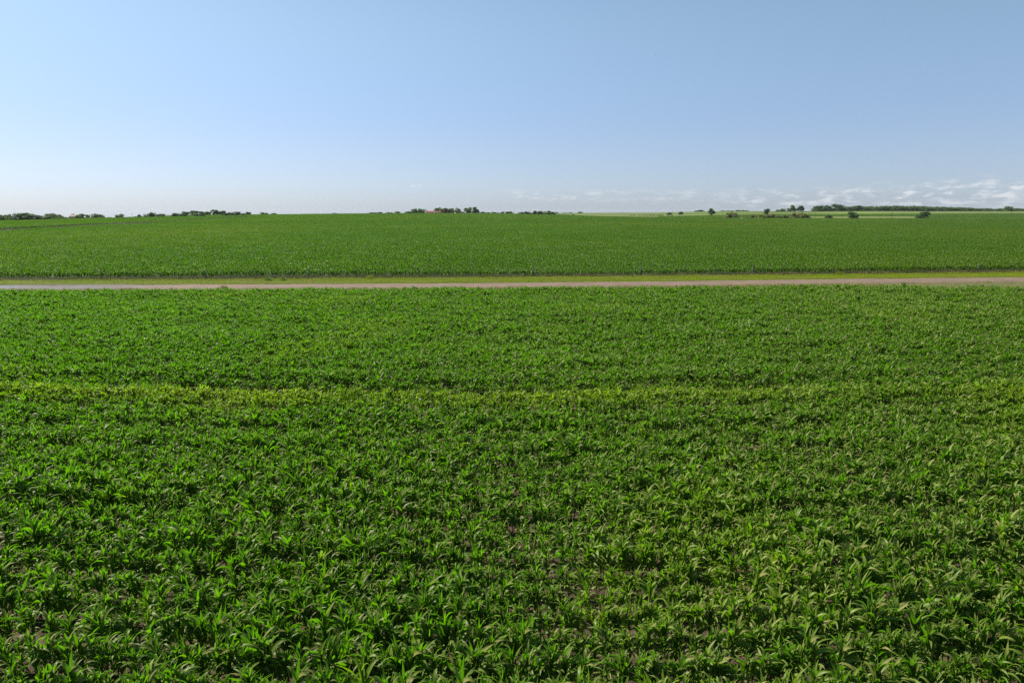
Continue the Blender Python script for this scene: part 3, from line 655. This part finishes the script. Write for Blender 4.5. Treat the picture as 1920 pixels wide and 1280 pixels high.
T = [
 (4, 24, 402.5, 800, 'low', 'f_light', 'pale green scrubby tree cut by the left edge of the photo'),
 (14, 13, 401.3, 850, 'round', 'f_mid', 'small rounded tree top just behind the pale scrub at the left edge'),
 (30, 18, 399.6, 790, 'bush', 'f_light', 'light green tree at the left end of the big leftmost clump'),
 (43, 20, 399.0, 785, 'bush', 'f_mid', 'tall mid green tree second from left in the leftmost clump'),
 (58, 24, 398.8, 790, 'bush', 'f_mid', 'widest and tallest tree of the leftmost clump'),
 (75, 22, 402.4, 785, 'bush', 'f_dark', 'dark low tree at the right end of the leftmost clump'),
 (96, 20, 399.8, 860, 'round', 'f_light', 'reddish tinged rounded tree behind the small dark bush right of the leftmost clump'),
 (93, 12, 405.2, 785, 'bush', 'f_mid', 'small dark bush in front of the rounded tree right of the leftmost clump'),
 (110, 18, 402.0, 860, 'low', 'f_olive', 'sloping olive tree just left of the pink roofed house'),
 (137, 6, 400.6, 960, 'round', 'f_mid', 'tiny airy tree sticking up behind the pink roofed house'),
 (151, 16, 400.6, 800, 'bush', 'f_dark', 'dark pointed bush right against the pink roofed house'),
 (165, 8, 402.0, 900, 'round', 'f_mid', 'small round tree alone just right of the dark pointed bush'),
 (179, 13, 400.2, 870, 'bush', 'f_mid', 'rounded bush of a joined pair on the left horizon, the larger one'),
 (190, 10, 401.6, 890, 'bush', 'f_mid', 'smaller bush on the right of the joined pair on the left horizon'),
 (226, 16, 401.0, 815, 'bush', 'f_mid', 'solitary dome shaped bush standing alone on the left field edge'),
 (262, 7, 402.0, 900, 'bush', 'f_mid', 'tiny round bush alone left of the light green tree group'),
 (277, 13, 400.2, 880, 'bush', 'f_light', 'low light tree on the left side of a light green group'),
 (287, 15, 397.6, 870, 'round', 'f_light', 'tallest light green tree of the group left of the dark box shaped bush'),
 (304, 19, 400.6, 860, 'bush', 'f_dark', 'dark box shaped bush at the right end of the light green group'),
 (330, 15, 399.0, 900, 'bush', 'f_mid', 'rounded green tree on the left of a touching pair in the field'),
 (343, 14, 399.6, 890, 'bush', 'f_dark', 'dark rounded tree on the right of a touching pair in the field'),
 (350, 15, 396.2, 1120, 'round', 'f_dark', 'leftmost tree of the dark row behind the touching pair'),
 (364, 15, 394.6, 1130, 'round', 'f_dark', 'highest tree of the dark row behind the touching pair'),
 (378, 13, 396.0, 1120, 'round', 'f_dark', 'rightmost tree of the dark row behind the touching pair'),
 (367, 13, 399.4, 900, 'bush', 'f_mid', 'left bush of the small front pair standing before the dark row'),
 (379, 12, 400.2, 900, 'bush', 'f_light', 'right lighter bush of the small front pair before the dark row'),
 (390, 13, 396.4, 1120, 'round', 'f_mid', 'low back tree just left of the tallest tree of the left side'),
 (403, 13, 392.6, 1120, 'round', 'f_mid', 'tallest tree of the left side, standing above the back row'),
 (417, 13, 394.8, 1120, 'round', 'f_dark', 'dark back tree just right of the tallest tree of the left side'),
 (423, 13, 399.0, 980, 'bush', 'f_dark', 'dark bush at the left end of the long front clump'),
 (434, 13, 397.8, 990, 'bush', 'f_mid', 'second bush from left in the long front clump'),
 (444, 13, 396.4, 1000, 'round', 'f_mid', 'highest tree of the long front clump'),
 (456, 15, 399.4, 990, 'bush', 'f_dark', 'dark low bush at the right end of the long front clump'),
 (466, 10, 397.0, 1130, 'round', 'f_mid', 'separate pale rounded tree just right of the long front clump'),
 (495, 15, 398.2, 1280, 'bush', 'f_dark', 'larger of two small dark bushes alone on the skyline left of centre'),
 (513, 10, 399.5, 1280, 'bush', 'f_dark', 'smaller of two small dark bushes alone on the skyline left of centre'),
 (617, 7, 401.0, 1290, 'low', 'f_dark', 'tiny flat bush left of a low dark one on the empty skyline'),
 (627, 10, 399.4, 1290, 'bush', 'f_dark', 'low dark bush alone on the empty skyline between the two groups'),
 (697, 18, 398.0, 1330, 'low', 'f_dark', 'long low dark tree at the left end of the farm tree line'),
 (711, 13, 397.4, 1330, 'bush', 'f_dark', 'dark dome shaped tree second from the left end of farm tree line'),
 (730, 14, 397.9, 1340, 'low', 'f_mid', 'low green tree in the middle of the line left of the farm'),
 (746, 11, 396.2, 1340, 'bush', 'f_dark', 'dark green tree beside the thin white post left of the farm'),
 (764, 15, 396.0, 1320, 'bush', 'f_mid', 'low tree touching the tall flat topped tree left of the farmhouse'),
 (777, 13, 391.2, 1290, 'bush', 'f_dark', 'tall flat topped dark tree, left half of pair beside the farmhouse'),
 (790, 17, 390.8, 1290, 'bush', 'f_mid', 'tall green tree standing right against the left end of the farmhouse'),
 (820, 13, 388.6, 1300, 'round', 'f_dark', 'dark tree rising behind the right end of the red roof'),
 (833, 17, 390.0, 1262, 'round', 'f_rust', 'brownish tree above the long brown roof'),
 (845, 13, 390.6, 1265, 'bush', 'f_light', 'light green tree at the right end of the long brown roof'),
 (859, 13, 389.6, 1290, 'bush', 'f_olive', 'olive tree just left of the white barn'),
 (877, 14, 388.4, 1300, 'round', 'f_mid', 'tall light tree rising behind the white barn'),
 (892, 13, 388.0, 1290, 'tall', 'f_mid', 'tapering green tree at the right end of the farm'),
 (903, 9, 396.8, 1320, 'low', 'f_dark', 'low dark tree sloping down right of the tapering farm tree'),
 (915, 12, 398.0, 1330, 'low', 'f_dark', 'first low tree right of the farm on the skyline'),
 (928, 13, 397.4, 1320, 'bush', 'f_dark', 'second low dark tree right of the farm on the skyline'),
 (942, 8, 396.9, 1320, 'bush', 'f_dark', 'small round dark tree just left of the lighter box shaped tree'),
 (955, 14, 396.4, 1260, 'bush', 'f_light', 'lighter box shaped tree alone between the farm and the dark grove'),
 (978, 13, 397.2, 1150, 'bush', 'f_mid', 'low tree at the left end of the dark grove at centre right'),
 (989, 13, 396.4, 1150, 'bush', 'f_dark', 'second tree from the left of the dark grove at centre right'),
 (1002, 10, 395.2, 1150, 'tall', 'f_dark', 'narrow pointed tree in the middle of the dark grove'),
 (1014, 13, 395.4, 1140, 'bush', 'f_dark', 'dark tree right of the narrow pointed one in the dark grove'),
 (1027, 15, 394.8, 1130, 'bush', 'f_mid', 'widest and highest tree of the dark grove at centre right'),
 (1037, 9, 397.0, 1120, 'bush', 'f_dark', 'dark low tree closing the right end of the dark grove'),
 (1044, 6, 397.8, 1500, 'round', 'f_mid', 'tiny far tree right behind the end of the dark grove'),
 (1060, 14, 398.8, 1600, 'low', 'f_mid', 'thin far line of trees left of a small skyline dome'),
 (1070, 6, 398.0, 1600, 'bush', 'f_mid', 'tiny bump of a tree at the right of the thin far line'),
 (1087, 10, 397.0, 1600, 'bush', 'f_mid', 'small dome shaped tree on the skyline above the lone dark bush'),
 (1075, 5, 401.8, 1010, 'bush', 'f_dark', 'very small dark bush alone at the crop edge right of the grove'),
 (1255, 9, 398.4, 1150, 'bush', 'f_dark', 'dark wide bush on the pasture, left one of two'),
 (1276, 9, 396.2, 1180, 'bush', 'f_dark', 'dark round bush on the pasture, right one of two'),
 (1307, 10, 394.6, 1650, 'bush', 'f_dark', 'left lower tree of a dark skyline pair left of the lone tree'),
 (1315, 11, 393.4, 1650, 'bush', 'f_dark', 'right higher tree of a dark skyline pair left of the lone tree'),
 (1334, 12, 390.4, 1130, 'tall', 'f_dark', 'lone tree with visible trunk and narrow uneven crown on the pasture'),
 (1356, 12, 394.6, 1800, 'low', 'f_mid', 'leftmost low tree of the thin skyline row above the olive shrub'),
 (1370, 12, 394.8, 1800, 'low', 'f_mid', 'second low tree of the thin skyline row above the olive shrub'),
 (1384, 10, 393.6, 1800, 'bush', 'f_dark', 'third and highest tree of the thin skyline row'),
 (1398, 14, 394.0, 1800, 'low', 'f_dark', 'rightmost long low tree of the thin skyline row'),
 (1371, 24, 396.8, 815, 'bush', 'f_olive', 'big rounded olive yellow shrub standing at the field edge'),
 (1379, 12, 404.0, 805, 'low', 'f_mid', 'small green shrub at the right foot of the big olive shrub'),
 (1409, 13, 401.2, 812, 'low', 'f_olive', 'faint low green shrub between the olive shrub and the brown thicket'),
 (1437, 10, 390.8, 1150, 'round', 'f_dark', 'dark rounded tree rising behind the brown thicket'),
 (1430, 17, 401.6, 812, 'bush', 'f_olive', 'olive shrub at the left end of the brown thicket'),
 (1446, 14, 400.6, 812, 'bush', 'f_rust', 'brownish shrub below the dark rounded tree'),
 (1458, 12, 403.2, 808, 'low', 'f_light', 'low green shrub in the middle of the brown thicket'),
 (1472, 14, 402.8, 812, 'low', 'f_olive', 'low olive shrub left of the reddish shrub'),
 (1491, 17, 398.6, 812, 'bush', 'f_rust', 'tall reddish shrub near the right end of the thicket'),
 (1504, 15, 398.8, 810, 'bush', 'f_olive', 'tall yellowish shrub right of the reddish shrub'),
 (1513, 9, 402.6, 808, 'low', 'f_mid', 'small green shrub closing the right end of the thicket'),
 (1458, 7, 392.9, 1520, 'bush', 'f_mid', 'tiny round tree on the skyline left of the twin trees'),
 (1468, 11, 390.9, 1520, 'bush', 'f_mid', 'small dome shaped tree on the skyline left of the twin trees'),
 (1480, 9, 390.4, 1510, 'bush', 'f_dark', 'low tree leaning on the left of the twin trees'),
 (1488, 12, 384.4, 1510, 'tall', 'f_mid', 'left and higher of the twin pointed trees on the skyline'),
 (1500, 14, 385.4, 1510, 'tall', 'f_dark', 'right and darker of the twin pointed trees on the skyline'),
 (1554, 13, 402.0, 800, 'bush', 'f_dark', 'smallest of three dark bushes at the field edge, ragged outline'),
 (1599, 17, 396.0, 802, 'bush', 'f_dark', 'dark upright bush standing alone, middle one of three at the field edge'),
 (1729, 23, 396.0, 805, 'bush', 'f_dark', 'widest dark bush standing alone at the field edge on the right'),
 (1536, 19, 385.4, 1500, 'bush', 'f_dark', 'rounded tree at the left end of the long wood'),
 (1552, 17, 384.6, 1500, 'bush', 'f_dark', 'second rounded tree from the left end of the long wood'),
 (1575, 28, 382.4, 1500, 'bush', 'f_dark', 'highest and broadest tree of the long wood'),
 (1604, 24, 385.0, 1500, 'bush', 'f_dark', 'rounded tree right of the highest one of the long wood'),
 (1891, 12, 386.4, 1490, 'round', 'f_dark', 'single tree rising above the right end of the long wood'),
]
for a in T: tree(*a)

def wood():
    r = np.random.default_rng(9); VV = []; FF = []; n = 0
    pu = [1560, 1616, 1640, 1660, 1700, 1712, 1740, 1800, 1830, 1860, 1920, 2100]; pv = [386.5, 386, 386, 385, 385, 385, 386.5, 388, 389.5, 390.5, 390, 391]
    for row in range(3):
        for u in np.arange(1530 if row else 1616, 2080, 8.5):
            u2 = u + r.uniform(-3, 3); Y = 1510 + row*22 + r.uniform(-8, 8)
            vt = np.interp(u2, pu, pv) + r.uniform(-.4, 1.1) + (1.2 if row == 0 else 0) + (3 if u < 1600 else 0)
            z = 10.; X = Xat(u2, Y, z); z = float(zt(X, Y)); h = max(3, Zat(vt, Y) - z); wm = r.uniform(13, 19)*Y/1280
            V, F, _ = CR[('bush', int(r.integers(0, 4)))] if r.random() < .8 else CR[('round', int(r.integers(0, 4)))]
            a = r.uniform(0, 6.3); sel = r.random(len(F)) < .55
            Q = V.reshape(-1, 4, 3)[sel].reshape(-1, 3)
            W = np.stack([(Q[:, 0]*math.cos(a) - Q[:, 1]*math.sin(a))*wm + X, (Q[:, 0]*math.sin(a) + Q[:, 1]*math.cos(a))*wm + Y, Q[:, 2]*h*1.02 + z - .3], -1)
            VV.append(W); FF.append(np.arange(len(W)).reshape(-1, 4) + n); n += len(W)
    me = mesh_from('wood', np.concatenate(VV), np.concatenate(FF), smooth=False)
    o = obj('wood', me, mat=M['f_dark']); tag(o, 'long dense dark green wood along the skyline at the right', 'wood', kind='stuff')
wood()
def scrub():
    """low brush at the far field edges"""
    r = np.random.default_rng(19); VV = []; FF = []; n = 0
    runs = [(84, 146, 805, 405.8, 60), (146, 260, 860, 406.3, 50), (0, 30, 800, 406.5, 30), (1180, 1262, 1010, 402.2, 26), (240, 300, 880, 405.3, 24), (1395, 1520, 815, 405.0, 50), (1664, 1676, 800, 407.5, 6)]
    for (u0, u1, Y0, vt0, k) in runs:
        for _ in range(k):
            u = r.uniform(u0, u1); Y = Y0 + r.uniform(-6, 14); z = 0.
            for _i in range(3): X = Xat(u, Y, z); z = float(zt(X, Y))
            h = max(.8, (Zat(vt0, Y) - z)*r.uniform(.5, 1.05)); wm = r.uniform(2.5, 5)
            V, F, _ = CR[('low', int(r.integers(0, 4)))]; sel = r.random(len(F)) < .22
            Q = V.reshape(-1, 4, 3)[sel].reshape(-1, 3)
            VV.append(Q*np.array([wm, wm, h]) + np.array([X, Y, z])); FF.append(np.arange(len(Q)).reshape(-1, 4) + n); n += len(Q)
    me = mesh_from('scrub', np.concatenate(VV), np.concatenate(FF), smooth=False)
    o = obj('scrub', me, mat=M['f_light']); tag(o, 'low green brush along the far field edges between the trees', 'brush', kind='stuff')
for k in range(4): tree_meshes('low', k, 'f_mid'); tree_meshes('round', k, 'f_mid')
scrub()

# ------------------------------------------------------------------ buildings
def house(name, u0, u1, ve, vr, Y, wallm, roofm, label, cat, chim=None, depth=8.):
    z = 0.
    for _ in range(3): X0, X1 = Xat(u0, Y, z), Xat(u1, Y, z); z = float(zt((X0+X1)/2, Y))
    L_ = X1 - X0; ze = Zat(ve, Y) - z; zr = Zat(vr, Y) - z
    e = empty(name, ((X0+X1)/2, Y, z)); tag(e, label, cat)
    a = L_/2; d = depth/2; s = MB()
    s.add([(-a, -d, -.5), (a, -d, -.5), (a, d, -.5), (-a, d, -.5), (-a, -d, ze), (a, -d, ze), (a, d, ze), (-a, d, ze), (-a, 0, zr-.2), (a, 0, zr-.2)],
          [(0, 1, 5, 4), (2, 3, 7, 6), (3, 0, 4, 8, 7), (1, 2, 6, 9, 5)])
    obj('wall', s.mesh('wall', wallm), e)
    s = MB(); o = .5; k = (zr-ze)/d
    for sg in (-1, 1):
        y0 = sg*(d+o); z0 = ze - k*o
        V = [(-a-o, y0, z0), (a+o, y0, z0), (a+o, 0, zr), (-a-o, 0, zr)]; V += [(x, y, zz+.18) for x, y, zz in V]
        s.add(V, [(0, 1, 2, 3), (7, 6, 5, 4), (0, 4, 5, 1), (1, 5, 6, 2), (3, 2, 6, 7), (0, 3, 7, 4)])
    rf = obj('roof', s.mesh('roof', roofm), e)
    if chim:
        s = MB(); s.box(-a-.9, -a+.35, -.9, .5, -.5 + 0*chim, chim); s.box(-a-1.0, -a+.45, -1.0, .6, chim, chim+.25)
        obj('chimney', s.mesh('chimney', M['cream']), e)
    for k in range(max(2, int(L_/4.5))):
        x = -a + (k+.7)*L_/max(2, int(L_/4.5)) - .3; s = MB()
        if k == 1: s.box(x-.5, x+.5, -d-.05, -d+.03, -.1, min(2.1, ze-.2)); nm = 'door'; mm = roofm
        else: s.box(x-.6, x+.6, -d-.04, -d+.03, .9, min(2.1, ze-.15)); nm = 'window'; mm = M['glass']
        obj(nm, s.mesh(nm, mm), e)
house('farmhouse', 799, 813, 397.9, 395.4, 1275, M['white'], M['roof_red'], 'farmhouse with red roof, pale walls and tall pale chimney among the farm trees', 'house', 7.6, 9)
house('farm_shed', 815, 841, 398.0, 396.0, 1288, M['cream'], M['roof_brown'], 'long low farm shed with brown roof under the trees right of the farmhouse', 'shed', None, 9)
house('small_house', 133, 143.5, 405.8, 403.2, 880, M['roof_brown'], M['roof_pink'], 'small house with faded pink roof beside the dark pointed bush on the left', 'house', None, 7)
def barn():
    Y = 1265; u0, u1 = 862.5, 872.5; z = 4.
    for _ in range(3): X0, X1 = Xat(u0, Y, z), Xat(u1, Y, z); z = float(zt((X0+X1)/2, Y))
    a = (X1-X0)/2; hh = Zat(396.9, Y) - z
    e = empty('white_barn', ((X0+X1)/2, Y, z)); tag(e, 'small white arched barn standing between the farm trees', 'barn')
    n = 14; s = MB(); arc = [(a*math.cos(t), (hh*.45 + hh*.55*math.sin(t)) if 1 else 0) for t in np.linspace(0, PI, n)]
    arc = [(a, -.5)] + arc + [(-a, -.5)]
    V = [(x, -6, zz) for x, zz in arc] + [(x, 6, zz) for x, zz in arc]; m = len(arc)
    s.add(V, [(i, i+m, i+1+m, i+1) for i in range(m-1)]); obj('roof', s.mesh('roof', M['white']), e)
    s = MB(); s.add([(x*.99, -5.9, zz*.99) for x, zz in arc], [tuple(range(m))]); s.add([(x*.99, 5.9, zz*.99) for x, zz in arc], [tuple(range(m))[::-1]])
    obj('end_wall', s.mesh('end_wall', M['cream']), e)
    s = MB(); s.box(-a*.4, a*.4, -6.0, -5.92, -.3, hh*.6); obj('door', s.mesh('door', M['roof_brown']), e)
barn()
# poles
def pole(u, vt, vb, Y, label, arm=True, mat='pole', r0=.14):
    z = 0.
    for _ in range(3): X = Xat(u, Y, z); z = float(zt(X, Y))
    h = Zat(vt, Y) - z; e = empty('utility_pole' if arm else 'thin_mast', (X, Y, z)); tag(e, label, 'pole')
    s = MB(); s.tube([(0, 0, -.5), (0, 0, h*.5), (0, 0, h)], [r0*1.2, r0, r0*.75], 8); obj('shaft', s.mesh('shaft', M[mat]), e)
    if arm:
        s = MB(); s.box(-.9, .9, -.06, .06, h-.8, h-.66); obj('crossarm', s.mesh('crossarm', M[mat]), e)
        for x in (-.8, 0, .8):
            s = MB(); s.tube([(x, 0, h-.66), (x, 0, h-.5)], [.05, .04], 6); obj('insulator', s.mesh('insulator', M['glass']), e)
pole(1528, 395.6, 408, 815, 'utility pole standing just left of the smallest dark bush')
pole(1671, 394.8, 409, 815, 'utility pole standing between the two big lone bushes')
pole(1895, 394.6, 409, 845, 'utility pole standing alone near the right edge of the photo')
pole(1261, 393.2, 402, 1130, 'thin utility pole between the two dark bushes on the pasture')
pole(248, 400.0, 406, 900, 'thin pole between the dome shaped bush and the tiny bush on the left')
pole(744, 392.5, 400, 1300, 'thin mast behind the low trees left of the farm', False, 'steel', .1)
pole(753, 393.0, 400, 1300, 'thin mast standing right of the other one, left of the farm', False, 'white', .12)
pole(850.5, 386.8, 400, 1285, 'tall thin mast rising between the farm trees', False, 'steel', .13)
# birds
def bird(u, v, Y, span, rz, label):
    z = Zat(v, Y); X = Xat(u, Y, z); e = empty('flying_bird', (X, Y, z), rz); tag(e, label, 'bird')
    s = MB(); s.tube([(0, -.22*span, 0), (0, -.1*span, .01), (0, .1*span, .02), (0, .22*span, .02), (0, .30*span, .0)], [.01*span, .06*span, .07*span, .04*span, .01*span], 8)
    s.add([(-.07*span, -.33*span, 0), (.07*span, -.33*span, 0), (.02*span, -.12*span, .01), (-.02*span, -.12*span, .01)], [(0, 1, 2, 3)])
    obj('body', s.mesh('body', M['bird']), e)
    for sg in (-1, 1):
        s = MB(); V = [(0, .10*span, .03), (sg*.25*span, .12*span, .12*span), (sg*.5*span, -.02*span, .08*span), (sg*.25*span, -.04*span, .10*span), (0, -.10*span, .03)]
        V2 = [(x, y, zz-.012) for x, y, zz in V]; s.add(V + V2, [(0, 1, 2, 3, 4), (9, 8, 7, 6, 5)] + [(i, (i+1) % 5, 5+(i+1) % 5, 5+i) for i in range(5)])
        obj('wing', s.mesh('wing', M['bird']), e)
bird(776, 298, 240, .55, .6, 'distant dark bird flying low above the middle of the field')
bird(1229, 104, 200, .5, 2.2, 'distant dark bird flying high in the blue sky right of centre')
print('trees', tn[0])

# ------------------------------------------------------------------ air
def air_box():
    s = MB(); s.box(-19500, 19500, -400, 12400, -97, 46); me = s.mesh('haze')
    m, nt, N, L = mat_new('haze_air'); v = node(nt, 'ShaderNodeVolumePrincipled')
    v.inputs['Color'].default_value = (.80, .90, 1.0, 1); v.inputs['Density'].default_value = HAZE; v.inputs['Anisotropy'].default_value = 0
    o = node(nt, 'ShaderNodeOutputMaterial'); L.new(v.outputs[0], o.inputs['Volume'])
    tag(obj('haze', me, mat=m), kind='stuff')
HAZE = .00002
air_box()
